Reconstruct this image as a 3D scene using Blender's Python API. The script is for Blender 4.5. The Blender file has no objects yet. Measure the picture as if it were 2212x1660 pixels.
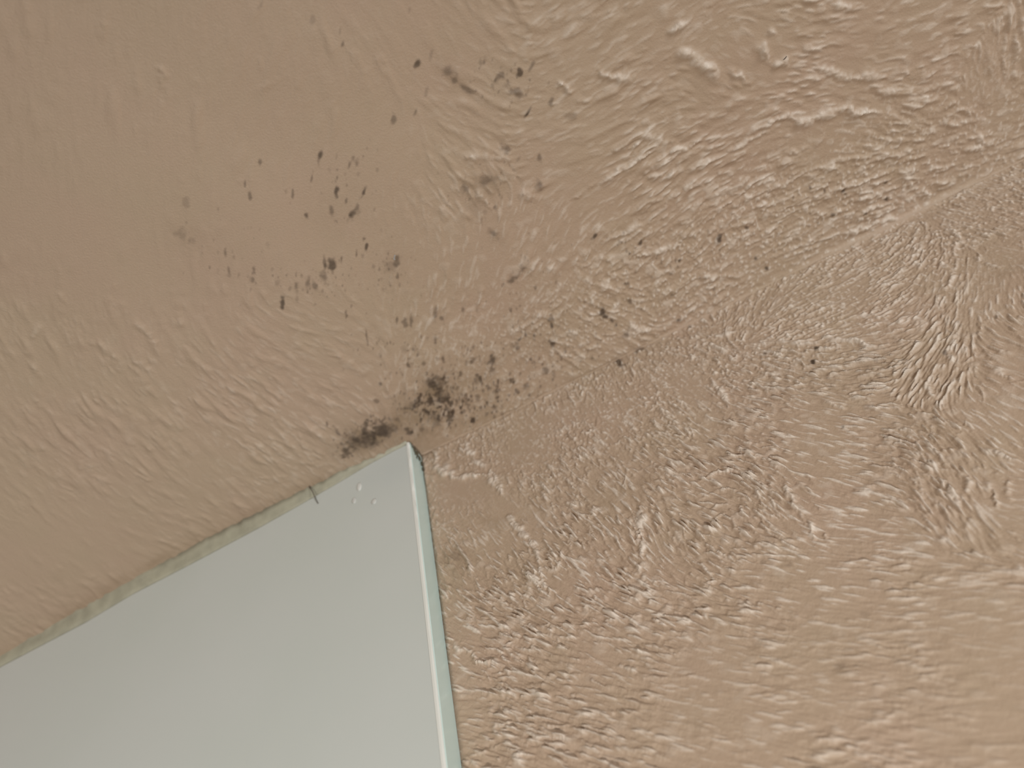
import bpy, bmesh, math
import numpy as np
from mathutils import Matrix, Vector

# ------------------------------------------------------------------ camera, light, exposure
sc = bpy.context.scene
COL = sc.collection
ZC = 2.40                      # ceiling height; the room corner line runs along X at y = 0, z = ZC
T = 0.010                      # thickness of the glass panel
W, H, F = 2212, 1660, 1670.0
R = np.array([[0.8892098556295948, 0.44127010315634563, 0.12077470228314915],
              [0.42142591608704755, -0.6872931180045645, -0.5916319524786992],
              [-0.17806187099260662, 0.5769825525992559, -0.7971104717005413]])
C = np.array([0.08515562211767645, -0.19402067583852262, ZC - 0.2446858800661297])

cam = bpy.data.cameras.new('camera')
cam_ob = bpy.data.objects.new('camera', cam)
COL.objects.link(cam_ob)
cam.sensor_width = 36.0
cam.lens = 36.0 * F / W
cam.clip_start = 0.005
cam_ob.matrix_world = Matrix(np.vstack([np.column_stack([R, C]), [0, 0, 0, 1]]).tolist())
cam.dof.use_dof = True
cam.dof.focus_distance = 0.245
cam.dof.aperture_fstop = 9.0
sc.camera = cam_ob

world = bpy.data.worlds.new('room_light')
sc.world = world
world.use_nodes = True
bg = world.node_tree.nodes['Background']
bg.inputs[0].default_value = (1.0, 0.97, 0.93, 1)
bg.inputs[1].default_value = 0.26


def area(name, loc, target, size, watts, col):
    l = bpy.data.lights.new(name, 'AREA')
    l.shape = 'DISK'
    l.size = size
    l.energy = watts
    l.color = col
    o = bpy.data.objects.new(name, l)
    COL.objects.link(o)
    o.location = loc
    d = Vector(target) - Vector(loc)
    o.rotation_euler = d.to_track_quat('-Z', 'Y').to_euler()
    return o


area('bathroom_lamp', (-0.03, -0.46, 1.64), (-0.02, 0.0, 1.54), 0.14, 10.6, (1.0, 0.96, 0.90))
area('fill_right', (1.15, -0.78, 1.94), (0.06, -0.02, 2.36), 0.50, 10.0, (0.97, 0.99, 1.0))  # soft fill added at the right to brighten the glass edge and wall

vs = sc.view_settings
vs.view_transform = 'Standard'
vs.look = 'None'
vs.exposure = 0.0
vs.gamma = 1.0
vs.use_curve_mapping = False


# ------------------------------------------------------------------ helpers
def unproject(px, py, surf):
    """pixel(s) of the photograph -> (u, s) on a plane of the room corner"""
    px = np.asarray(px, float); py = np.asarray(py, float)
    q = (px[..., None] - W / 2) / F * R[:, 0] + (-(py[..., None] - H / 2) / F) * R[:, 1] - R[:, 2]
    if surf == 'ceiling':
        k = (ZC - C[2]) / q[..., 2]
        P = C + k[..., None] * q
        return P[..., 0], -P[..., 1]
    y = -T if surf == 'panel' else 0.0
    k = (y - C[1]) / q[..., 1]
    P = C + k[..., None] * q
    return P[..., 0], ZC - P[..., 2]


def jac(px, py, surf):
    u0, s0 = unproject(px, py, surf)
    u1, s1 = unproject(px + 1.0, py, surf)
    u2, s2 = unproject(px, py + 1.0, surf)
    return np.array([[u1 - u0, u2 - u0], [s1 - s0, s2 - s0]]), float(u0), float(s0)


def sstep(a, b, x):
    t = np.clip((x - a) / (b - a), 0, 1)
    return t * t * (3 - 2 * t)


def tag(o, label=None, cat=None, group=None, kind=None):
    for k, v in (('label', label), ('category', cat), ('group', group), ('kind', kind)):
        if v:
            o[k] = v
    return o


def link(name, me, parent=None):
    o = bpy.data.objects.new(name, me)
    COL.objects.link(o)
    if parent:
        o.parent = parent
    return o


def from_bm(name, bm, mat, parent=None, smooth=False):
    bmesh.ops.recalc_face_normals(bm, faces=bm.faces)
    me = bpy.data.meshes.new(name)
    bm.to_mesh(me)
    bm.free()
    me.materials.append(mat)
    if smooth:
        me.polygons.foreach_set('use_smooth', [True] * len(me.polygons))
    return link(name, me, parent)


# ------------------------------------------------------------------ materials
def new_mat(name):
    m = bpy.data.materials.new(name)
    m.use_nodes = True
    nt = m.node_tree
    return m, nt, nt.nodes['Principled BSDF']


def noise(nt, vec, scale, detail=3, rough=0.55):
    n = nt.nodes.new('ShaderNodeTexNoise')
    n.inputs['Scale'].default_value = scale
    n.inputs['Detail'].default_value = detail
    n.inputs['Roughness'].default_value = rough
    nt.links.new(vec, n.inputs['Vector'])
    return n


def ramp(nt, fac, a, b):
    r = nt.nodes.new('ShaderNodeMapRange')
    r.inputs['From Min'].default_value = a
    r.inputs['From Max'].default_value = b
    nt.links.new(fac, r.inputs['Value'])
    return r.outputs[0]


def mix(nt, fac, a, b):
    x = nt.nodes.new('ShaderNodeMix')
    x.data_type = 'RGBA'
    for v, i in ((fac, 0), (a, 6), (b, 7)):
        if isinstance(v, (int, float)):
            x.inputs[i].default_value = v
        elif isinstance(v, tuple):
            x.inputs[i].default_value = (*v, 1)
        else:
            nt.links.new(v, x.inputs[i])
    return x.outputs[2]


def scaled(nt, v, k):
    m = nt.nodes.new('ShaderNodeMath')
    m.operation = 'MULTIPLY'
    nt.links.new(v, m.inputs[0])
    m.inputs[1].default_value = k
    return m.outputs[0]


def plaster_material():
    m, nt, b = new_mat('painted_swirl_plaster')
    pos = nt.nodes.new('ShaderNodeTexCoord').outputs['Object']
    n1 = noise(nt, pos, 22, 3)
    n2 = noise(nt, pos, 70, 4)
    n3 = noise(nt, pos, 9, 2)
    c = mix(nt, ramp(nt, n1.outputs['Fac'], .35, .68), (0.376, 0.280, 0.195), (0.384, 0.275, 0.198))
    c = mix(nt, scaled(nt, ramp(nt, n2.outputs['Fac'], .52, .72), .35), c, (0.362, 0.278, 0.190))
    c = mix(nt, scaled(nt, ramp(nt, n3.outputs['Fac'], .42, .66), .35), c, (0.386, 0.286, 0.206))
    st = nt.nodes.new('ShaderNodeAttribute'); st.attribute_name = 'stain'
    mo = nt.nodes.new('ShaderNodeAttribute'); mo.attribute_name = 'mould'
    ba = nt.nodes.new('ShaderNodeAttribute'); ba.attribute_name = 'bare_glint'
    c = mix(nt, scaled(nt, ba.outputs['Fac'], .8), c, (0.62, 0.54, 0.46))  # bare patches, plus highlights on ridge and streak crests put into the colour
    c = mix(nt, st.outputs['Fac'], c, (0.20, 0.135, 0.075))
    c = mix(nt, mo.outputs['Fac'], c, (0.058, 0.036, 0.021))
    nt.links.new(c, b.inputs['Base Color'])
    b.inputs['Roughness'].default_value = 0.55
    b.inputs['Specular IOR Level'].default_value = 0.5
    g1 = noise(nt, pos, 1500, 3, .6)
    bump = nt.nodes.new('ShaderNodeBump')
    bump.inputs['Strength'].default_value = 0.35
    bump.inputs['Distance'].default_value = 0.0004
    nt.links.new(g1.outputs['Fac'], bump.inputs['Height'])
    nt.links.new(bump.outputs[0], b.inputs['Normal'])
    return m


def glass_material(name, c1, c2, rough, coat):
    m, nt, b = new_mat(name)
    pos = nt.nodes.new('ShaderNodeTexCoord').outputs['Object']
    n = noise(nt, pos, 14, 2)
    nt.links.new(mix(nt, ramp(nt, n.outputs['Fac'], .35, .65), c1, c2), b.inputs['Base Color'])
    b.inputs['Roughness'].default_value = rough
    b.inputs['Coat Weight'].default_value = coat
    b.inputs['Coat Roughness'].default_value = 0.12
    b.inputs['IOR'].default_value = 1.5
    return m


def plain(name, c, rough):
    m, nt, b = new_mat(name)
    pos = nt.nodes.new('ShaderNodeTexCoord').outputs['Object']
    n = noise(nt, pos, 160, 3)
    d = tuple(v * .8 for v in c)
    nt.links.new(mix(nt, ramp(nt, n.outputs['Fac'], .35, .65), c, d), b.inputs['Base Color'])
    b.inputs['Roughness'].default_value = rough
    return m


M_PL = plaster_material()
M_GLASS = glass_material('painted_back_glass', (0.500, 0.530, 0.497), (0.522, 0.545, 0.520), 0.30, 0.35)
M_EDGE = glass_material('polished_glass_edge', (0.55, 0.69, 0.655), (0.57, 0.71, 0.675), 0.25, 0.3)
M_BEVEL = glass_material('ground_glass_arris', (0.66, 0.67, 0.62), (0.70, 0.70, 0.66), 0.35, 0.2)
M_SEAL = plain('aged_silicone', (0.36, 0.34, 0.255), 0.5)
M_GRIME = plain('brown_grime', (0.10, 0.085, 0.05), 0.7)
M_SPLASH = plain('dried_paint', (0.62, 0.62, 0.58), 0.4)
M_HAIR = plain('dark_hair', (0.05, 0.032, 0.02), 0.5)

# ------------------------------------------------------------------ plaster relief data (read off the photograph)
# flow of the brush: x, y, angle (deg, up to the right), streak strength, softness
FLOW = {
    'ceiling': [(100, 100, 85, .22, 1), (500, 200, 80, .25, 1), (100, 500, 80, .2, 1), (100, 800, -58, .6, .9), (300, 950, -45, .6, .9),
                (600, 900, -35, .6, .7), (700, 700, -25, .35, .7), (100, 1200, -45, .5, 1), (400, 1150, -30, .35, .9),
                (900, 60, -60, .3, .9), (800, 300, 75, .2, .9), (1000, 200, -30, .4, .7), (1300, 100, 35, .75, .6), (1500, 50, 35, .7, .6),
                (1200, 300, 20, .55, .5), (1400, 400, 35, .95, .4), (1600, 300, 28, 1.1, .4), (1750, 235, 0, 1.1, .5),
                (1900, 250, -18, 1.1, .5), (1700, 400, 25, 1.15, .3), (1850, 420, 22, 1.1, .3), (2000, 150, 15, 1, .5),
                (2150, 150, 85, .9, .6), (2000, 60, 20, .9, .6), (2190, 260, 15, 1, .4), (1550, 130, -38, .9, .7),
                (1200, 600, 60, .7, .3), (1000, 750, 65, .6, .3), (1300, 680, -25, .75, .2), (800, 560, 85, .25, .8), (1100, 500, 75, .5, .5),
                (500, 500, 85, .22, 1), (1500, 560, 45, .9, .2), (1700, 520, 25, 1, .2), (1000, 400, -50, .5, .6)],
    'wall': [(950, 1040, -55, .9, .5), (1050, 960, -60, .8, .3), (1200, 900, -55, .75, .2), (1350, 800, -60, .8, .2), (1500, 730, -20, .9, .2),
             (1600, 680, 60, .85, .2), (1750, 700, 25, .85, .2), (1900, 620, 32, .9, .2), (2050, 600, 80, .8, .2), (2200, 500, -10, .9, .3),
             (1450, 850, -35, .9, .2), (1700, 800, -15, 1, .2), (1850, 780, 5, 1.1, .1), (2030, 800, 60, .8, .1), (2180, 800, -20, .8, .4),
             (1150, 1050, -50, .9, .2), (1000, 1200, -50, .8, .2), (1200, 1200, -45, 1, .2), (1400, 1150, -55, 1, .1), (1300, 1030, -42, .85, .2),
             (1500, 1000, -32, .9, .1), (1700, 950, -15, .95, .1), (1650, 1080, -48, 1, .1), (1500, 1180, -45, 1, .1), (1560, 1080, -10, .9, .1),
             (1850, 1000, -10, .9, .1), (2060, 1020, -50, 1, .2), (2100, 1130, -60, .9, .3), (2200, 1100, -5, .6, .5),
             (1050, 1400, -25, 1, .2), (1250, 1350, -28, 1, .2), (1450, 1330, -17, 1, .2), (1650, 1250, -10, .9, .2), (1900, 1200, -3, .9, .2),
             (2100, 1300, 2, .6, .4), (1000, 1550, -10, .9, .3), (1200, 1550, -14, .85, .3), (1500, 1500, -8, .7, .4), (1800, 1450, -3, .6, .5),
             (2100, 1550, 0, .5, .6)]}
# trowel ridges: width px, height (mm), points
RIDGES = {
    'ceiling': [
        (13, .42, [(1576, 305), (1639, 279), (1679, 250), (1712, 257), (1767, 243), (1823, 237), (1878, 244), (1933, 261)]),
        (9, .35, [(1694, 331), (1731, 320), (1768, 305), (1775, 283)]), (9, .35, [(1830, 368), (1878, 349), (1915, 338)]),
        (7, .28, [(1620, 434), (1694, 397), (1768, 360), (1830, 368)]), (7, .3, [(1775, 419), (1841, 397), (1933, 371)]),
        (7, .28, [(1532, 463), (1584, 430), (1635, 386)]), (8, .33, [(1841, 478), (1878, 452), (1951, 437)]),
        (9, .35, [(1804, 511), (1896, 481), (1962, 474)]), (20, .50, [(1448, 99), (1503, 125), (1540, 151), (1558, 180)]),
        (16, .48, [(1620, 96), (1650, 121), (1665, 136), (1712, 147)]), (11, .4, [(1573, 154), (1598, 165), (1620, 184)]),
        (13, .4, [(1731, 96), (1749, 107)]), (13, .36, [(1804, 11), (1841, 18)]), (11, .36, [(1665, 55), (1676, 60)]),
        (10, .35, [(1448, 63), (1492, 40), (1536, 15)]), (18, .36, [(1764, 147), (1830, 150), (1915, 162)]),
        (16, .4, [(1896, 198), (1930, 195)]), (10, .35, [(2003, 400), (2010, 441)]), (10, .3, [(2054, 243), (2098, 250)]),
        (12, .42, [(2109, 294), (2128, 320)]), (9, .28, [(2168, 70), (2170, 172)]), (9, .28, [(2190, 66), (2195, 180)]),
        (10, .35, [(1300, 395), (1340, 367), (1390, 340), (1420, 318), (1460, 300)]), (14, .4, [(1380, 280), (1402, 292), (1425, 281)]),
        (10, .33, [(1330, 320), (1352, 305)]), (9, .33, [(1350, 325), (1375, 308)]), (10, .33, [(1410, 365), (1470, 325), (1520, 300)]),
        (12, .35, [(1445, 62), (1480, 45)]), (9, .3, [(1420, 440), (1470, 412), (1530, 380)]), (11, .36, [(1210, 175), (1230, 195)]),
        (14, .35, [(1290, 145), (1330, 165), (1380, 160)]), (9, .2, [(1230, 430), (1270, 405), (1310, 380)]),
        (10, .28, [(1300, 520), (1350, 500), (1400, 480)]), (12, .3, [(1360, 750 - 200), (1420, 545), (1470, 530)]),
        (12, .22, [(1035, 402), (1045, 425), (1065, 445)]), (18, .2, [(1100, 415), (1160, 420)]), (14, .2, [(1010, 345), (1090, 340)]),
        (12, .22, [(295, 690), (318, 715), (335, 745)]), (10, .2, [(280, 770), (310, 795), (340, 805)]), (10, .2, [(240, 760), (255, 785)]),
        (10, .18, [(65, 785), (90, 810)]), (12, .15, [(700, 740), (760, 790), (800, 800)]), (14, .14, [(340, 150), (352, 165), (352, 200)]),
        (12, .22, [(1095, 720), (1130, 700), (1180, 685), (1230, 665)]), (10, .25, [(1345, 690), (1380, 705), (1420, 715)]),
        (10, .25, [(1510, 600), (1560, 590), (1600, 600)]), (10, .22, [(1230, 580), (1300, 560), (1360, 570)]),
        (9, .3, [(1560, 330), (1620, 300), (1680, 270)]), (8, .25, [(1640, 470), (1700, 445), (1760, 430)]),
        (8, .25, [(1690, 545), (1760, 520), (1830, 500)]), (8, .28, [(1480, 380), (1520, 350), (1560, 335)])],
    'wall': [
        (9, .40, [(1526, 812), (1546, 832), (1561, 863), (1581, 883)]), (12, .36, [(1773, 742), (1840, 738), (1898, 754)]),
        (10, .3, [(1542, 722), (1569, 726), (1600, 718)]), (11, .34, [(2051, 695), (2055, 726), (2043, 769), (2043, 808)]),
        (8, .38, [(2010, 815), (2014, 845), (2016, 863)]), (11, .42, [(1691, 1047), (1710, 1079), (1720, 1110)]),
        (10, .36, [(1961, 1020), (2016, 1032), (2055, 1067), (2075, 1118)]), (10, .36, [(2031, 1012), (2078, 1040), (2098, 1079)]),
        (8, .3, [(1961, 1000), (2024, 1004)]), (13, .35, [(2118, 973), (2165, 985), (2196, 1004)]), (11, .3, [(2133, 1043), (2137, 1067)]),
        (12, .32, [(2180, 1043), (2181, 1080)]), (14, .25, [(2039, 1161), (2051, 1192)]), (13, .3, [(2141, 801), (2180, 820)]),
        (16, .25, [(2161, 754), (2165, 777)]), (9, .36, [(1096, 1123), (1123, 1154), (1154, 1184), (1169, 1219), (1181, 1261), (1200, 1304)]),
        (7, .38, [(1138, 1238), (1165, 1269), (1181, 1288)]), (13, .42, [(1388, 1088), (1389, 1146), (1384, 1204), (1400, 1265), (1442, 1311)]),
        (10, .4, [(973, 1377), (1011, 1415), (1058, 1434), (1096, 1446)]), (7, .36, [(1377, 1411), (1404, 1417)]), (9, .3, [(1073, 1050), (1084, 1069)]),
        (8, .3, [(1507, 1135), (1526, 1177), (1584, 1211)]), (11, .40, [(944, 1000), (960, 1024), (985, 1030)]),
        (11, .42, [(953, 1003), (985, 1028), (1020, 1029), (1050, 1031), (1068, 1042), (1087, 1068)]), (12, .35, [(917, 967), (928, 972)]),
        (9, .34, [(938, 962), (947, 974), (958, 985)]), (10, .33, [(940, 985), (948, 1000)]), (10, .30, [(915, 1025), (935, 1040)]),
        (10, .33, [(1003, 957), (1020, 985), (1060, 1020)]), (8, .3, [(1058, 1010), (1075, 1040), (1090, 1060)]),
        (9, .32, [(1090, 1120), (1120, 1140), (1150, 1170)]), (8, .3, [(1480, 1060), (1560, 1020), (1620, 1035), (1660, 1065), (1690, 1110)]),
        (7, .25, [(1500, 1090), (1560, 1060), (1610, 1075), (1645, 1115)]), (7, .25, [(1520, 1115), (1560, 1090), (1595, 1105), (1620, 1140)]),
        (8, .28, [(1560, 990), (1620, 988), (1680, 1005), (1720, 1040)]), (7, .25, [(1535, 1140), (1565, 1115), (1590, 1135), (1595, 1160)]),
        (9, .28, [(1880, 1020), (1930, 1010), (1970, 1035), (2005, 1085)]), (10, .3, [(1775, 1150), (1795, 1180)]),
        (9, .28, [(1740, 1125), (1760, 1170)]), (10, .3, [(1660, 760), (1700, 742), (1760, 745)]), (9, .3, [(1510, 735), (1560, 760), (1600, 790)]),
        (9, .3, [(1930, 700), (1960, 690), (1990, 700)]), (9, .3, [(1880, 950), (1950, 930), (2010, 935)]), (8, .3, [(1780, 870), (1830, 885)]),
        (10, .25, [(2060, 470), (2065, 520), (2060, 560)]), (10, .3, [(2045, 560), (2058, 600), (2050, 640)]), (9, .28, [(2100, 560), (2160, 580)]),
        (9, .3, [(2140, 1060), (2150, 1100)]), (8, .3, [(1330, 1440), (1380, 1450)]), (8, .32, [(1190, 1350), (1215, 1365)]),
        (8, .3, [(1410, 1340), (1440, 1352)]), (8, .3, [(1010, 1340), (1040, 1365)]), (7, .25, [(1270, 1470), (1310, 1485)])]}
# calm, smeared-flat patches: x, y, radius px, strength
FLAT = {'ceiling': [(1740, 325, 70, .7), (1650, 130, 60, .85), (1840, 130, 80, .75), (1530, 200, 60, .6), (1420, 90, 60, .6), (1600, 270, 50, .6),
                    (1250, 400, 80, .7), (1290, 270, 60, .6), (700, 480, 160, .7), (1250, 120, 60, .5), (1880, 60, 60, .6)],
        'wall': [(985, 1050, 45, .85), (1055, 1050, 40, .8), (1080, 1100, 55, .8), (960, 1010, 30, .6), (1500, 1420, 60, .6), (1120, 960, 60, .5),
                 (2190, 780, 60, .7), (1800, 870, 30, .6), (2150, 1500, 150, .5), (1300, 1450, 90, .4), (2150, 560, 60, .5), (1510, 850, 30, .5)]}

# mould: x, y, half width, half height, tilt (deg, 90 = upright), darkness
N, S_, FT = .55, .85, .26
SPOTS = {
    'ceiling': [
        (562, 355, 3, 9, 88, N), (530, 396, 2, 9, 88, N), (540, 424, 3, 11, 95, N), (692, 335, 5, 15, 75, S_), (727, 339, 3, 12, 80, FT),
        (754, 357, 3, 8, 80, N), (770, 355, 5, 9, 88, N), (774, 375, 6, 8, 60, FT), (727, 413, 4, 11, 82, S_), (785, 416, 4, 13, 72, S_),
        (748, 434, 2, 9, 85, N), (716, 458, 5, 14, 98, N), (767, 454, 5, 11, 65, N), (775, 458, 4, 9, 80, FT), (762, 466, 4, 8, 75, N), (757, 463, 4, 9, 80, S_), (663, 467, 5, 8, 80, S_),
        (632, 420, 2, 9, 88, N), (674, 382, 2, 10, 80, N), (815, 367, 3, 8, 88, FT), (403, 438, 6, 11, 100, FT), (390, 503, 12, 10, 140, FT),
        (417, 519, 7, 8, 120, FT), (488, 546, 3, 9, 95, N), (495, 586, 3, 9, 100, N), (453, 579, 2, 8, 95, N), (472, 583, 5, 8, 90, FT),
        (549, 583, 3, 10, 88, N), (546, 603, 3, 7, 85, N), (611, 650, 4, 13, 88, S_), (665, 610, 4, 10, 90, N), (640, 613, 4, 9, 90, N),
        (643, 646, 3, 9, 95, FT), (600, 610, 6, 8, 90, FT), (680, 617, 4, 10, 100, N), (698, 594, 9, 7, 120, N), (719, 570, 7, 12, 90, S_),
        (701, 568, 2, 14, 95, N), (738, 561, 2, 13, 86, N), (792, 532, 3, 10, 85, S_), (770, 547, 2, 8, 85, N), (786, 516, 3, 7, 80, N),
        (857, 561, 5, 11, 88, N), (842, 576, 12, 14, 90, FT), (859, 595, 2, 10, 90, N), (875, 700, 6, 10, 95, N), (857, 691, 2, 10, 88, N),
        (940, 680, 5, 17, 90, N), (955, 688, 7, 8, 110, N), (940, 735, 3, 9, 90, N), (888, 695, 3, 11, 90, N), (792, 724, 2, 20, 97, N),
        (748, 680, 2, 8, 90, N), (893, 756, 4, 9, 100, N), (875, 756, 7, 9, 90, FT), (915, 785, 4, 7, 105, N), (1000, 670, 4, 7, 90, N),
        (1023, 749, 5, 5, 90, N), (1023, 774, 8, 8, 90, N), (1063, 776, 11, 10, 90, S_), (1063, 800, 8, 7, 90, N), (944, 829, 24, 14, 40, N),
        (850, 255, 6, 13, 75, N), (1052, 391, 24, 11, 10, N), (1004, 405, 12, 12, 30, N), (1067, 503, 13, 9, 140, N), (1027, 445, 18, 20, 60, FT * .6),
        (901, 136, 4, 9, 65, S_), (931, 119, 3, 11, 75, FT), (969, 156, 16, 10, 150, N), (982, 172, 7, 12, 120, N), (1007, 192, 17, 6, 145, N),
        (1082, 164, 7, 9, 80, N), (1121, 157, 5, 11, 65, S_), (1148, 143, 4, 13, 55, N), (1118, 199, 11, 9, 20, N), (1094, 188, 12, 12, 60, FT),
        (1192, 217, 4, 8, 75, N), (1138, 246, 3, 14, 58, .95), (921, 197, 3, 8, 70, FT), (897, 242, 3, 9, 70, N), (1094, 320, 11, 9, 150, N),
        (1163, 340, 6, 10, 70, N), (1119, 343, 3, 9, 60, FT), (1166, 398, 9, 10, 70, N), (1127, 582, 7, 13, 70, N), (1112, 598, 6, 9, 60, N),
        (855, 560, 5, 10, 90, FT), (1282, 510, 3, 5, 60, S_), (1383, 524, 3, 6, 70, S_), (1232, 250, 13, 8, 150, FT), (735, 64, 2, 7, 80, FT),
        (741, 93, 2, 9, 70, N), (564, 10, 5, 11, 70, FT), (675, 42, 5, 11, 80, FT), (885, 20, 4, 10, 80, FT),
        (1108, 604, 8, 9, 60, N), (1302, 673, 11, 6, 130, .95), (1321, 693, 4, 5, 90, S_), (1331, 702, 5, 6, 90, S_), (1351, 721, 5, 8, 60, N),
        (1192, 684, 5, 8, 90, N), (1192, 703, 3, 7, 90, S_), (1153, 726, 3, 9, 88, S_), (1135, 719, 4, 7, 90, N), (1192, 742, 7, 6, 90, S_),
        (1117, 749, 5, 9, 90, N), (1179, 798, 5, 7, 80, N), (1278, 770, 3, 5, 90, N), (1103, 821, 6, 6, 90, S_), (1136, 832, 6, 6, 120, N),
        (1032, 856, 4, 7, 100, N), (1068, 878, 5, 5, 90, N), (1022, 906, 5, 7, 100, S_), (1289, 740, 4, 5, 90, N),
        (1464, 690, 3, 3, 90, S_), (1449, 635, 4, 4, 90, N), (1541, 623, 4, 4, 90, N), (1359, 651, 4, 5, 90, N), (1351, 612, 4, 4, 90, N),
        (937, 834, 16, 23, 110, .82), (951, 855, 13, 18, 120, .78), (928, 861, 5, 10, 100, S_), (902, 868, 6, 11, 80, N), (890, 877, 17, 8, 25, N),
        (876, 882, 10, 7, 20, N), (813, 864, 8, 5, 120, N), (919, 891, 5, 8, 110, S_), (942, 907, 10, 16, 110, N), (971, 898, 7, 12, 110, S_),
        (1021, 907, 5, 7, 100, S_), (912, 927, 6, 7, 100, N), (883, 930, 9, 7, 150, .8), (856, 908, 8, 7, 140, N),
        (788, 950, 58, 21, 22, .82), (822, 937, 28, 15, 30, .68), (765, 945, 22, 18, 120, .66), (850, 925, 18, 12, 30, .5), (747, 980, 9, 9, 50, .6), (728, 930, 3, 12, 120, N),
        (1690, 330, 1, 1, 90, .2), (1913, 395, 4, 4, 60, .95), (1914, 431, 4, 5, 50, .95), (1821, 410, 4, 6, 45, .9), (1825, 419, 3, 4, 45, .8),
        (1779, 411, 3, 4, 60, .8), (1747, 404, 3, 4, 60, .8), (1808, 399, 3, 3, 50, .7), (1552, 516, 5, 7, 70, .9), (1611, 492, 4, 4, 50, .8),
        (1632, 557, 3, 4, 70, .8), (1766, 481, 3, 4, 60, .7), (1870, 461, 3, 3, 60, .7), (1797, 463, 3, 4, 60, .7), (1837, 480, 2, 3, 60, .7),
        (1466, 563, 3, 4, 80, .8), (1458, 561, 3, 4, 80, .7), (1654, 580, 4, 4, 60, .9)],
    'wall': [(1764, 756, 5, 4, 30, .95), (1757, 784, 5, 5, 30, .95), (1654, 769, 3, 3, 60, .8), (1735, 821, 3, 3, 60, .8), (1822, 926, 4, 3, 30, .8),
             (2152, 690, 4, 3, 40, .6), (1490, 709, 3, 5, 85, .8), (2054, 721, 4, 4, 0, .7), (2042, 765, 4, 3, 0, .7),
             (1339, 787, 8, 13, 140, .8), (1381, 753, 6, 9, 130, .7), (986, 1206, 10, 10, 70, .32), (939, 968, 6, 4, 60, .5), (925, 981, 14, 4, 10, .3),
             (1815, 1442, 14, 8, 30, .30), (1870, 1000 + 330, 10, 6, 0, .2), (1650, 1215, 10, 5, 0, .3), (1706, 1222, 10, 6, 30, .25), (927, 1140, 2, 4, 60, .7)]}
# clouds of tiny specks: x, y, rx, ry, count, size lo, hi, darkness
CLOUDS = {'ceiling': [(1010, 850, 130, 70, 190, 2, 4.5, .6), (960, 890, 70, 50, 90, 2, 5, .7), (900, 760, 130, 70, 90, 1.5, 4, .4),
                      (1170, 730, 130, 80, 120, 1.5, 4, .5), (690, 610, 110, 35, 60, 1.5, 4, .4), (740, 400, 90, 90, 35, 1.5, 4, .35),
                      (840, 580, 70, 50, 45, 1.5, 4, .38), (500, 540, 110, 80, 40, 1.5, 4, .26), (1090, 180, 90, 50, 40, 1.5, 4, .4),
                      (1050, 420, 80, 60, 40, 1.5, 4, .38), (1400, 560, 160, 70, 60, 1.5, 3, .5), (1780, 440, 140, 50, 16, 1.3, 2.5, .55),
                      (1120, 590, 60, 60, 30, 1.5, 4, .4), (800, 930, 70, 28, 60, 2, 5, .6), (900, 870, 60, 35, 60, 2, 4.5, .55)],
          'wall': [(1340, 770, 60, 40, 12, 1.5, 3, .5), (1900, 790, 80, 40, 40, 1.5, 3.5, .35), (1600, 840, 120, 60, 14, 1.5, 2.5, .4),
                   (1950, 960, 60, 60, 16, 1.5, 3, .35), (1130, 1130, 40, 20, 20, 1.5, 3, .25), (2080, 720, 60, 40, 30, 1.5, 3, .35)]}
# broad brown staining: x, y, half width, half height, tilt, strength
STAINS = {'ceiling': [(810, 935, 95, 40, 25, .55), (935, 860, 60, 48, 60, .46), (900, 940, 60, 30, 20, .35), (1010, 860, 150, 60, 25, .26), (1050, 395, 50, 30, 20, .26),
                      (985, 170, 60, 22, 145, .26), (1150, 740, 120, 60, 30, .12), (720, 450, 70, 60, 60, .10), (400, 505, 40, 30, 140, .12),
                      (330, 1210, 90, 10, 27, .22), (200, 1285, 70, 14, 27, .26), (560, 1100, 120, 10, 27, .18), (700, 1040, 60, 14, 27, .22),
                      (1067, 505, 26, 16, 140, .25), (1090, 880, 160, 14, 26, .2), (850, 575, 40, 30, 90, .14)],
          'wall': [(985, 1212, 34, 30, 60, .34), (1335, 1072, 70, 24, 15, .22), (1400, 1045, 26, 18, 60, .22), (1065, 1132, 40, 16, 150, .26),
                   (2190, 595, 50, 24, 10, .30), (1930, 790, 90, 30, 10, .16), (930, 975, 26, 20, 30, .26), (1680, 1380, 70, 20, 20, .14),
                   (1820, 1445, 50, 22, 30, .18), (1950, 960, 50, 60, 120, .14)]}
FS_ = {'wall': (.0017, .00023), 'ceiling': (.0014, .00033)}
RELIEF = {'wall': 3.0, 'ceiling': 2.7}
BIG = 8.5                       # spots at least this large (half size, px) become parts of their own


# ------------------------------------------------------------------ building a plaster surface
MARGIN, MARGIN_STEP = .11, .0016


def axis(lo, hi, step, out_lo, out_hi):
    n = int(round((hi - lo) / step))
    core = lo + step * np.arange(n + 1)
    left, x = [], lo
    while x > out_lo + 1e-6:                               # a textured margin first, then ever wider rows
        d = MARGIN_STEP if lo - x < MARGIN else (lo - x - MARGIN) * .7 + .006
        x = max(out_lo, x - d); left.append(x)
    right, x = [], core[-1]
    while x < out_hi - 1e-6:
        d = MARGIN_STEP if x - core[-1] < MARGIN else (x - core[-1] - MARGIN) * .7 + .006
        x = min(out_hi, x + d); right.append(x)
    return np.array(left[::-1] + list(core) + right), len(left), n + 1


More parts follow.
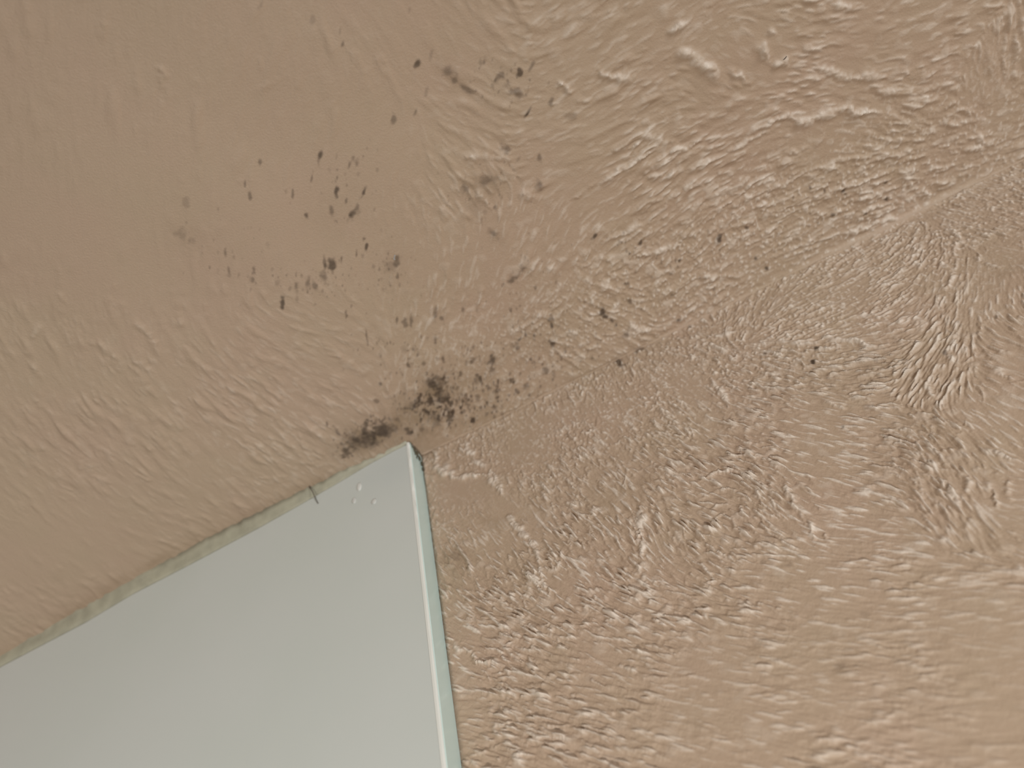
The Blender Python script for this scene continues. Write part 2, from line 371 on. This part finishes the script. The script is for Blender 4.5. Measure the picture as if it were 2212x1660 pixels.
def spectral(shape, step, sig_a, sig_c, ang, rng):
    fu = np.fft.rfftfreq(shape[1], step); fs = np.fft.fftfreq(shape[0], step)
    FU, FS = np.meshgrid(fu, fs)
    a = FU * math.cos(ang) + FS * math.sin(ang)
    c = -FU * math.sin(ang) + FS * math.cos(ang)
    filt = np.exp(-2 * (math.pi ** 2) * ((a * sig_a) ** 2 + (c * sig_c) ** 2))
    n = np.fft.irfft2(np.fft.rfft2(rng.standard_normal(shape)) * filt, s=shape)
    return n / n.std()


def catmull(pts, step):
    pts = np.asarray(pts, float)
    if len(pts) == 1:
        return pts
    P = np.vstack([2 * pts[0] - pts[1], pts, 2 * pts[-1] - pts[-2]])
    out = []
    for i in range(1, len(P) - 2):
        n = max(2, int(np.linalg.norm(P[i + 1] - P[i]) / step))
        t = np.linspace(0, 1, n, endpoint=False)[:, None]
        out.append(.5 * (2 * P[i] + (P[i + 1] - P[i - 1]) * t + (2 * P[i - 1] - 5 * P[i] + 4 * P[i + 1] - P[i + 2]) * t ** 2
                         + (3 * P[i] - P[i - 1] - 3 * P[i + 1] + P[i + 2]) * t ** 3))
    return np.vstack(out + [pts[-1:]])


def build_surface(kind, u_rng, s_max, u_out, s_out, step, seed):
    rng = np.random.default_rng(seed)
    ua, u0i, nu = axis(u_rng[0], u_rng[1], step, *u_out)
    sa, s0i, ns = axis(0.0, s_max, step, 0.0, s_out)
    uc, scr = ua[u0i:u0i + nu], sa[s0i:s0i + ns]
    U, S = np.meshgrid(uc, scr)
    shape = U.shape

    # --- flow field from the control points (inverse-distance, on a coarse lattice)
    cu, cs, c2, s2, amp, sof = [], [], [], [], [], []
    for (x, y, a, k, so) in FLOW[kind]:
        J, u, s = jac(x, y, kind)
        d = J @ np.array([math.cos(math.radians(a)), -math.sin(math.radians(a))])
        th = math.atan2(d[1], d[0])
        cu.append(u); cs.append(s); c2.append(math.cos(2 * th)); s2.append(math.sin(2 * th)); amp.append(k); sof.append(so)
    q = 12
    gu = np.linspace(uc[0], uc[-1], nu // q + 2); gs = np.linspace(scr[0], scr[-1], ns // q + 2)
    GU, GS = np.meshgrid(gu, gs)
    w = 1 / (((GU[..., None] - np.array(cu)) ** 2 + (GS[..., None] - np.array(cs)) ** 2) + 5e-5) ** 1.7
    w /= w.sum(-1, keepdims=True)

    def up(v):
        fu = (uc - gu[0]) / (gu[1] - gu[0]); fs = (scr - gs[0]) / (gs[1] - gs[0])
        iu = np.clip(fu.astype(int), 0, len(gu) - 2); js = np.clip(fs.astype(int), 0, len(gs) - 2)
        tu = (fu - iu)[None, :]; ts = (fs - js)[:, None]
        A = v[np.ix_(js, iu)]; B = v[np.ix_(js, iu + 1)]; Cc = v[np.ix_(js + 1, iu)]; D = v[np.ix_(js + 1, iu + 1)]
        return (A * (1 - tu) + B * tu) * (1 - ts) + (Cc * (1 - tu) + D * tu) * ts
    AMP = up((w * amp).sum(-1)); SOFT = up((w * sof).sum(-1))
    TH = .5 * np.arctan2(up((w * s2).sum(-1)), up((w * c2).sum(-1)))

    flat = np.ones(shape)
    for (x, y, r, k) in FLAT[kind]:
        J, u, s = jac(x, y, kind)
        Ji = np.linalg.inv(J)
        d2 = (Ji[0, 0] * (U - u) + Ji[0, 1] * (S - s)) ** 2 + (Ji[1, 0] * (U - u) + Ji[1, 1] * (S - s)) ** 2
        flat *= 1 - k * np.exp(-d2 / (r * r))

    # --- oriented streaks at two scales
    K = 10
    fine = np.zeros(shape); coarse = np.zeros(shape); wt = np.zeros(shape)
    for k in range(K):
        a = math.pi * k / K
        wk = np.maximum(0, np.cos(TH - a) ** 2 - math.cos(math.pi / K * 1.2) ** 2)
        fine += wk * spectral(shape, step, FS_[kind][0], FS_[kind][1], a, rng)
        coarse += wk * spectral(shape, step, .0034, .00085, a, rng)
        wt += wk ** 2
    wt = np.sqrt(np.maximum(wt, 1e-9))
    fine /= wt; coarse /= wt
    blotch = spectral(shape, step, .0011, .0009, 0, rng)
    env = sstep(-1.8, .7, spectral(shape, step, .006, .006, 0, rng))
    grit = spectral(shape, step, .0004, .0004, 0, rng)
    big = spectral(shape, step, .012, .012, 0, rng)
    A = RELIEF[kind] * AMP * flat * (.35 + .65 * env)
    h = A * (1 - .75 * SOFT) * (.000070 if kind == 'wall' else .000055) * (fine + 2.2 * np.maximum(0, fine - .8))
    h += A * (.000036 if kind == 'wall' else .000075) * (.6 * coarse + 1.6 * np.maximum(0, coarse - .7))
    h += A * (1 - .8 * SOFT) * (.00012 if kind == 'ceiling' else .00007) * np.maximum(0, blotch - .8)
    h += flat * (1 - .85 * SOFT) * .000020 * grit
    speck = spectral(shape, step, .00042, .00030, math.pi / 2, rng)
    iso = (1 - sstep(.028, .070, S)) * (1 if kind == 'wall' else sstep(-.01, .05, U))
    h *= 1 - .45 * iso
    h += A * iso * (1 - SOFT) * .000040 * (speck + 1.6 * np.maximum(0, speck - .8))
    h += .00018 * big

    # --- trowel ridges and random wandering ridgelets
    RH = np.zeros(shape)

    def stamp(pts_us, sig, hh, jitter):
        n = len(pts_us)
        kw = min(9, n)
        jit = np.convolve(rng.standard_normal(n + kw - 1), np.ones(kw) / math.sqrt(kw), 'valid')
        prof = hh * np.clip(1 + 1.4 * jitter * jit, .15, 1.8)
        wid = np.clip(1 + .3 * np.convolve(rng.standard_normal(n + kw - 1), np.ones(kw) / math.sqrt(kw), 'valid'), .5, 1.7)
        fade = np.minimum(1, np.minimum(np.arange(n) + 1, n - np.arange(n)) / max(1, n * .22))
        rad = int(math.ceil(sig * 3.4 / step))
        for (u, s), a, ww in zip(pts_us, prof * fade, wid):
            i = int((u - uc[0]) / step); j = int((s - scr[0]) / step)
            if i < 0 or j < 0 or i >= nu or j >= ns:
                continue
            i0, i1, j0, j1 = max(0, i - rad), min(nu, i + rad + 1), max(0, j - rad), min(ns, j + rad + 1)
            d2 = (uc[None, i0:i1] - u) ** 2 + (scr[j0:j1, None] - s) ** 2
            v = a * np.exp(-d2 / (2 * sig * sig * ww * ww))
            np.maximum(RH[j0:j1, i0:i1], v, out=RH[j0:j1, i0:i1])
    for (wp, hm, pts) in RIDGES[kind]:
        px = np.array([p[0] for p in pts], float); py = np.array([p[1] for p in pts], float)
        u, s = unproject(px, py, kind)
        J, _, _ = jac(px.mean(), py.mean(), kind)
        mm = math.sqrt(abs(np.linalg.det(J)))
        c = catmull(np.column_stack([u, s]), step * 1.2)
        wob = np.convolve(rng.standard_normal((len(c) + 8)), np.ones(9) / 9, 'valid')
        c = c + np.column_stack([wob, wob[::-1]]) * mm * wp * .9
        stamp(c, mm * wp * .36, hm * 1e-3 * .8, .28)
    for _ in range(9000 if kind == 'wall' else 4500):
        u = rng.uniform(uc[0], uc[-1]); s = rng.uniform(0, scr[-1])
        i = int((u - uc[0]) / step); j = int((s - scr[0]) / step)
        a = AMP[j, i] * flat[j, i] * (.3 + .7 * env[j, i])
        if a < .18 or rng.random() > a:
            continue
        n = int(rng.uniform(5, 24) * (1 + .5 * SOFT[j, i]) * .00034 / step); pts = []
        off = rng.normal(0, .25); curl = rng.normal(0, .012)
        for k in range(n):
            ii = min(max(int((u - uc[0]) / step), 0), nu - 1); jj = min(max(int((s - scr[0]) / step), 0), ns - 1)
            th = TH[jj, ii] + off + curl * k
            u += math.cos(th) * step; s += math.sin(th) * step
            pts.append((u, s))
        stamp(np.array(pts), (rng.uniform(.0002, .00038) if kind == 'wall' else rng.uniform(.00028, .0006)) * (1 + 1.0 * SOFT[j, i]), a * rng.uniform(.06, .22) * 1e-3, .3)
    h += 1.5 * RH * RELIEF[kind] ** .5
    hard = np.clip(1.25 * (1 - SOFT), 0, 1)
    bare_glint = np.clip(sstep(.00007, .00030, RH) * (.75 + .25 * grit) * (.25 + .75 * hard)
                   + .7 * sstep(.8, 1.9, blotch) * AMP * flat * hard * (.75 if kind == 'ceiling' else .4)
                   + (1.0 * (1 - .6 * iso) * sstep(.5, 1.8, fine) + .85 * iso * sstep(.6, 1.8, speck)) * AMP * flat * hard, 0, 1)  # streak and speck peaks painted lighter to stand for highlights

    # --- the corner: sharp by the glass, rounded off further right
    UU, SS = np.meshgrid(ua, sa)

    def low(v):                                           # what the wider margin rows can carry
        fu = np.fft.rfftfreq(nu, step); fs = np.fft.fftfreq(ns, step)
        g = np.exp(-2 * math.pi ** 2 * .0007 ** 2 * (fu[None, :] ** 2 + fs[:, None] ** 2))
        return np.fft.irfft2(np.fft.rfft2(v) * g, s=v.shape)

    def spread(v, gain):                                  # the same trowel work carried on past the detailed area
        iu = np.abs((np.round((ua - uc[0]) / step).astype(int) + 2 * (nu - 1)) % (2 * (nu - 1)))
        js = np.abs((np.round((sa - scr[0]) / step).astype(int)) % (2 * (ns - 1)))
        iu = np.where(iu > nu - 1, 2 * (nu - 1) - iu, iu); js = np.where(js > ns - 1, 2 * (ns - 1) - js, js)
        o = gain * low(v)[np.ix_(js, iu)]
        o[s0i:s0i + ns, u0i:u0i + nu] = v
        far = np.maximum(np.maximum(ua[None, :] - uc[-1], uc[0] - ua[None, :]), sa[:, None] - scr[-1])
        return o * (1 - sstep(MARGIN * .8, MARGIN, far))
    hf = spread(h, 1.5)
    bf = spread(bare_glint, 1.3)
    rad = .0018 + .0016 * sstep(.07, .19, UU)
    sd = rad * (1 - 1 / math.sqrt(2))
    cove = np.where(SS >= rad, 0, np.where(SS > sd, rad - np.sqrt(np.maximum(0, rad ** 2 - (rad - SS) ** 2)), SS))
    arc = np.maximum(SS, .55 * sd)
    cove_n = np.where(SS >= rad, 0, rad - np.sqrt(np.maximum(0, rad ** 2 - (rad - arc) ** 2)))
    edge = sstep(-.0002, .0012, SS - sd)
    if kind == 'ceiling':
        hf += .4 * np.clip(-UU - .06, 0, .18) ** 2            # the ceiling sags a little over the panel
    hf = (hf + .0004) * edge
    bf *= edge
    if kind == 'wall':
        hf *= sstep(-.0002, .0012, UU)                    # dead flat behind the glass
        # paint lip left along the corner line next to the glass
        hf += .00025 * np.exp(-((SS - .0022) / .0011) ** 2) * sstep(.003, .006, UU) * (1 - sstep(.05, .075, UU))
    cm = 1.0 if kind == 'ceiling' else sstep(0, .01, UU)
    hnf = hf + cove_n * cm
    hf = hf + cove * cm

    # --- mould and stains
    mould = np.zeros(shape); best = np.zeros(shape); owner = np.full(shape, -1, np.int32); stain = np.zeros(shape)
    rag = spectral(shape, step, .00045, .00045, 0, rng)
    rag2 = spectral(shape, step, .0014, .0014, 0, rng)

    def local(x, y, reach):
        J, u, s = jac(x, y, kind)
        ext = np.abs(J) @ np.array([reach, reach])
        i0 = np.searchsorted(uc, u - ext[0]); i1 = np.searchsorted(uc, u + ext[0])
        j0 = np.searchsorted(scr, s - ext[1]); j1 = np.searchsorted(scr, s + ext[1])
        if i1 <= i0 or j1 <= j0:
            return None
        sl = (slice(j0, j1), slice(i0, i1))
        Ji = np.linalg.inv(J)
        du, ds = U[sl] - u, S[sl] - s
        return sl, Ji[0, 0] * du + Ji[0, 1] * ds, -(Ji[1, 0] * du + Ji[1, 1] * ds)

    def spot(x, y, a, b, tilt, dark, idx):
        # a = half size across, b = half size along the tilt direction when upright
        L = local(x, y, 2.3 * max(a, b) + 3)
        if L is None:
            return
        sl, dx, dy = L
        t = math.radians(tilt - 90) if b >= a else math.radians(tilt)
        ct, st_ = math.cos(t), math.sin(t)
        e = (ct * dx + st_ * dy) / (a + 1.0); f = (-st_ * dx + ct * dy) / (b + 1.0)
        r = np.sqrt(e * e + f * f)
        small = max(a, b) < 14
        r = r + (.24 if small else .17) * rag[sl] + (.16 if small else .17) * rag2[sl]
        v = dark * sstep(1.35, .15, r)
        mould[sl] = 1 - (1 - mould[sl]) * (1 - v)
        m = v > best[sl]
        best[sl][m] = v[m]
        owner[sl][m] = idx
    names = []
    for (x, y, a, b, t, d) in SPOTS[kind]:
        bigspot = max(a, b) >= BIG
        names.append((bigspot, max(a, b), x, y))
        spot(x, y, a, b, t, d, len(names) - 1 if bigspot else 9999)
    for (x, y, rx, ry, n, lo, hi, d) in CLOUDS[kind]:
        for _ in range(n):
            px, py = x + rx * .55 * rng.standard_normal(), y + ry * .55 * rng.standard_normal()
            z = rng.uniform(lo, hi) if rng.random() < .3 else lo
            spot(px, py, z * .7, z * rng.uniform(.9, 1.9), rng.uniform(75, 105), d * rng.uniform(.35, 1.1), 9999)
    for (x, y, a, b, tilt, k) in STAINS[kind]:
        L = local(x, y, 2.6 * max(a, b))
        if L is None:
            continue
        sl, dx, dy = L
        t = math.radians(tilt); ct, st_ = math.cos(t), math.sin(t)
        e = (ct * dx + st_ * dy) / a; f = (-st_ * dx + ct * dy) / b
        v = k * np.exp(-(e * e + f * f)) * np.clip(.85 + .3 * rag2[sl] + .12 * rag[sl], 0, 1.5)
        stain[sl] = 1 - (1 - stain[sl]) * (1 - np.clip(v, 0, .8))

    # --- full lattice with the plain outer margin
    def full(v):
        o = np.zeros((len(sa), len(ua)))
        o[s0i:s0i + ns, u0i:u0i + nu] = v
        return o
    mf, sf = full(np.clip(mould, 0, .97)), full(stain)
    of = np.full(hf.shape, -1, np.int32); of[s0i:s0i + ns, u0i:u0i + nu] = np.where(best > .10, owner, -1)
    if kind == 'wall':
        co = np.stack([UU, -hf, ZC - SS], -1)
    else:
        co = np.stack([UU, -SS, ZC - hf], -1)
    con = np.stack([UU, -hnf, ZC - SS], -1) if kind == 'wall' else np.stack([UU, -SS, ZC - hnf], -1)
    tu = np.gradient(con, axis=1); ts = np.gradient(con, axis=0)
    nrm = np.cross(tu, ts); nrm /= np.maximum(np.linalg.norm(nrm, axis=-1, keepdims=True), 1e-12)
    want = np.array([0, -1, 0]) if kind == 'wall' else np.array([0, 0, -1])
    flip = (nrm[ns // 2, nu // 2] @ want) < 0
    if flip:
        nrm = -nrm
    co = co.reshape(-1, 3); nrm = nrm.reshape(-1, 3); mf = mf.ravel(); sf = sf.ravel(); bf = bf.ravel()
    nU = len(ua)
    idx = np.arange(len(sa) * nU).reshape(len(sa), nU)
    a, b, c, d = idx[:-1, :-1], idx[:-1, 1:], idx[1:, 1:], idx[1:, :-1]
    quads = np.stack([a, b, c, d] if not flip else [a, d, c, b], -1).reshape(-1, 4)
    fo = of[:-1, :-1].ravel()

    def mesh(name, sel, parent=None):
        qd = quads[sel]
        vid, inv = np.unique(qd, return_inverse=True)
        inv = inv.reshape(-1)
        me = bpy.data.meshes.new(name)
        me.vertices.add(len(vid)); me.vertices.foreach_set('co', co[vid].astype(np.float32).ravel())
        nf = len(qd)
        me.loops.add(nf * 4); me.loops.foreach_set('vertex_index', inv.astype(np.int32))
        me.polygons.add(nf)
        me.polygons.foreach_set('loop_start', np.arange(0, nf * 4, 4, dtype=np.int32))
        me.update(calc_edges=True)
        me.polygons.foreach_set('use_smooth', np.ones(nf, bool))
        for nm, v in (('mould', mf), ('stain', sf), ('bare_glint', bf)):
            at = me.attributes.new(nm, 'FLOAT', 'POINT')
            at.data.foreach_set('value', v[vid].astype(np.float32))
        me.normals_split_custom_set_from_vertices(nrm[vid].astype(np.float32))
        me.materials.append(M_PL)
        return link(name, me, parent)
    base = mesh(names_of[kind], fo < 0)
    tag(base, kind='structure')
    for k, (bigspot, size, x, y) in enumerate(names):
        if not bigspot:
            continue
        sel = fo == k
        if sel.sum() < 6:
            continue
        nm = 'mould_patch' if size >= 16 else 'mould_spot'
        mesh(nm, sel, base)
    sel = fo == 9999
    if sel.sum():
        tag(mesh('mould_specks', sel, base), 'tiny dark brown mould specks scattered over the ' + kind, kind='stuff')
    return base


names_of = {'wall': 'wall_back', 'ceiling': 'ceiling'}
wall = build_surface('wall', (-.006, .262), .195, (-.75, .75), .95, .00029, 11)
ceil = build_surface('ceiling', (-.225, .272), .210, (-.75, .75), .95, .00040, 23)

# ------------------------------------------------------------------ the glass panel on the wall
panel = bpy.data.objects.new('glass_panel', None)
COL.objects.link(panel)
PB = 0.9                                                  # it runs on down the wall, below the picture
PW = 0.60
panel.location = (-PW / 2, -T / 2, ZC - PB)
tag(panel, 'pale grey-green glass panel with a teal polished edge, on the wall under the mould', 'glass panel')
OFF = Vector(panel.location)
EW, BV = .0013, .0007                                     # width of the edge piece, size of its arris

top_px = [(0, 1440), (101, 1387), (185, 1343), (287, 1282), (420, 1213), (557, 1140), (650, 1088), (740, 1036), (800, 1000), (850, 970), (872, 956)]
tu, ts = unproject(np.array([p[0] for p in top_px]), np.array([p[1] for p in top_px]), 'panel')
top = [(-PW, float(ts[0]) + .006)] + [(float(u), max(float(s), .0012)) for u, s in zip(tu, ts)] + [(-EW, .0012)]


def prism(outline_fn, zs_top, z_bot):
    pass


def quad_strip(bm, rows):
    """rows of equal length closed loops -> skin + end caps"""
    vr = [[bm.verts.new(Vector(p) - OFF) for p in r] for r in rows]
    for r0, r1 in zip(vr[:-1], vr[1:]):
        n = len(r0)
        for i in range(n):
            bm.faces.new((r0[i], r0[(i + 1) % n], r1[(i + 1) % n], r1[i]))
    bm.faces.new(vr[0]); bm.faces.new(list(reversed(vr[-1])))


YB = -.0002
bm = bmesh.new()
quad_strip(bm, [[(u, YB, ZC - s), (u, -T + .0008, ZC - s), (u, -T, ZC - s - .0008), (u, -T, ZC - PB), (u, YB, ZC - PB)] for u, s in top])
sheet = from_bm('glass_sheet', bm, M_GLASS, panel)

bm = bmesh.new()
zt = ZC - .0010
sec = [(-EW, YB), (-EW, -T + .0002), (-BV, -T + .0002), (0, -T + BV), (0, YB)]
quad_strip(bm, [[(x, y, z) for x, y in sec] for z in (ZC - PB, ZC - .6, ZC - .4, ZC - .2, ZC - .05, zt)])
tag(from_bm('polished_edge', bm, M_EDGE, panel), 'pale teal polished edge of the glass')

bm = bmesh.new()
rng = np.random.default_rng(5)
rows = []
for k in range(90):
    t = k / 89
    z = zt + .0001 - (PB - .002) * t ** 1.8
    j = .00022 * float(rng.standard_normal()) * (1 if z > ZC - .06 else .25)
    wv = (BV + .0002 + j)
    rows.append([(-EW - .0001, -T - .00012, z), (-wv + .0002, -T - .00015, z), (-.0002, -T + BV - .0003 + j * .5, z), (-.0006, -T + BV, z), (-EW, -T + BV, z)])
quad_strip(bm, rows)
tag(from_bm('chamfer', bm, M_BEVEL, panel), 'bright chipped chamfer along the corner of the glass')

# grime packed round the top corner of the edge
bm = bmesh.new()
for (x, y, z, r) in [(-.0004, -.0085, ZC - .0016, .0011), (.0001, -.0066, ZC - .0022, .0010), (.0002, -.0045, ZC - .0030, .0009), (.0003, -.0028, ZC - .0045, .0008),
                     (.0002, -.0015, ZC - .0065, .0007), (.0001, -.0010, ZC - .0095, .0005), (.00015, -.0060, ZC - .0042, .0006), (.0001, -.0050, ZC - .0060, .0004)]:
    mt = Matrix.Translation(Vector((x, y, z)) - OFF) @ Matrix.Diagonal((.45, 1.0, 1.9, 1))
    bmesh.ops.create_icosphere(bm, subdivisions=2, radius=r, matrix=mt)
for v in bm.verts:
    v.co += Vector(rng.standard_normal(3) * .00008)
tag(from_bm('corner_grime', bm, M_GRIME, panel, True), 'olive brown grime on the top corner of the edge')

# old sealant closing the wedge between panel top and ceiling
bm = bmesh.new()
rows = []
fine_top = []
for (u0, s0), (u1, s1) in zip(top[:-1], top[1:]):
    n = max(1, int(abs(u1 - u0) / .002))
    for i in range(n):
        fine_top.append((u0 + (u1 - u0) * i / n, s0 + (s1 - s0) * i / n))
fine_top.append(top[-1])
for (u, s) in fine_top:
    j = float(rng.standard_normal()) * .00025
    jj = float(rng.standard_normal()) * .0002
    d = min(.0010, s * .25)
    rows.append([(u, -T + .004, ZC - s - .0002), (u, -T + .0012, ZC - s - .0003 + jj), (u, -T + .0006 - d * .4, ZC - s * .72 + jj), (u, -T + .0002 - d * .9 + j, ZC - s * .38),
                 (u, -T - .0010 - d + j, ZC - .00005), (u, -T + .004, ZC - .00005)])
quad_strip(bm, rows)
tag(from_bm('sealant_bead', bm, M_SEAL, panel, True), 'greyish olive sealant bead between the glass and the ceiling')

# dried splashes on the face
for (px, py, rx, rz) in [(765, 1082, 4, 7), (808, 1084, 5, 6), (776, 1052, 5, 10)]:
    u, s = unproject(float(px), float(py), 'panel')
    bm = bmesh.new()
    mt = Matrix.Translation(Vector((float(u), -T - .0001, ZC - float(s))) - OFF) @ Matrix.Diagonal((rx * .00022, .00035, rz * .00024, 1))
    bmesh.ops.create_icosphere(bm, subdivisions=3, radius=1, matrix=mt)
    for v in bm.verts:
        v.co += Vector(rng.standard_normal(3) * .00003)
    from_bm('dried_splash', bm, M_SPLASH, panel, True)


# ------------------------------------------------------------------ stray hairs
def hair(name, pts, rad, label):
    pts = catmull(np.array(pts), .0006)
    bm = bmesh.new()
    o = Vector(pts[len(pts) // 2])
    rings = []
    for i, p in enumerate(pts):
        t = Vector(pts[min(i + 1, len(pts) - 1)]) - Vector(pts[max(i - 1, 0)])
        t.normalize()
        n1 = t.orthogonal().normalized(); n2 = t.cross(n1)
        r = rad * (1 - .6 * i / len(pts))
        rings.append([bm.verts.new(Vector(p) - o + r * (math.cos(a) * n1 + math.sin(a) * n2)) for a in np.arange(6) * math.pi / 3])
    for r0, r1 in zip(rings[:-1], rings[1:]):
        for i in range(6):
            bm.faces.new((r0[i], r0[(i + 1) % 6], r1[(i + 1) % 6], r1[i]))
    bm.faces.new(rings[0]); bm.faces.new(list(reversed(rings[-1])))
    ob = from_bm(name, bm, M_HAIR, None, True)
    ob.location = o
    return tag(ob, label, 'hair')


def on_panel(px, py, lift):
    u, s = unproject(float(px), float(py), 'panel')
    return (float(u), -T - lift, ZC - float(s))


def on_ceiling(px, py, lift):
    u, s = unproject(float(px), float(py), 'ceiling')
    return (float(u), -float(s), ZC - lift)


hair('hair', [on_panel(671, 1046, .0024), on_panel(675, 1058, .0022), on_panel(680, 1069, .0012), on_panel(683, 1080, .0003), on_panel(688, 1089, .0003)], .00028,
     'short brown hair stuck over the top edge of the glass panel')
hair('hair', [on_ceiling(1687, 129, .0011), on_ceiling(1691, 125, .0013), on_ceiling(1696, 120, .0011)], .0002,
     'tiny black hair lying on the ceiling plaster, near the upper right')
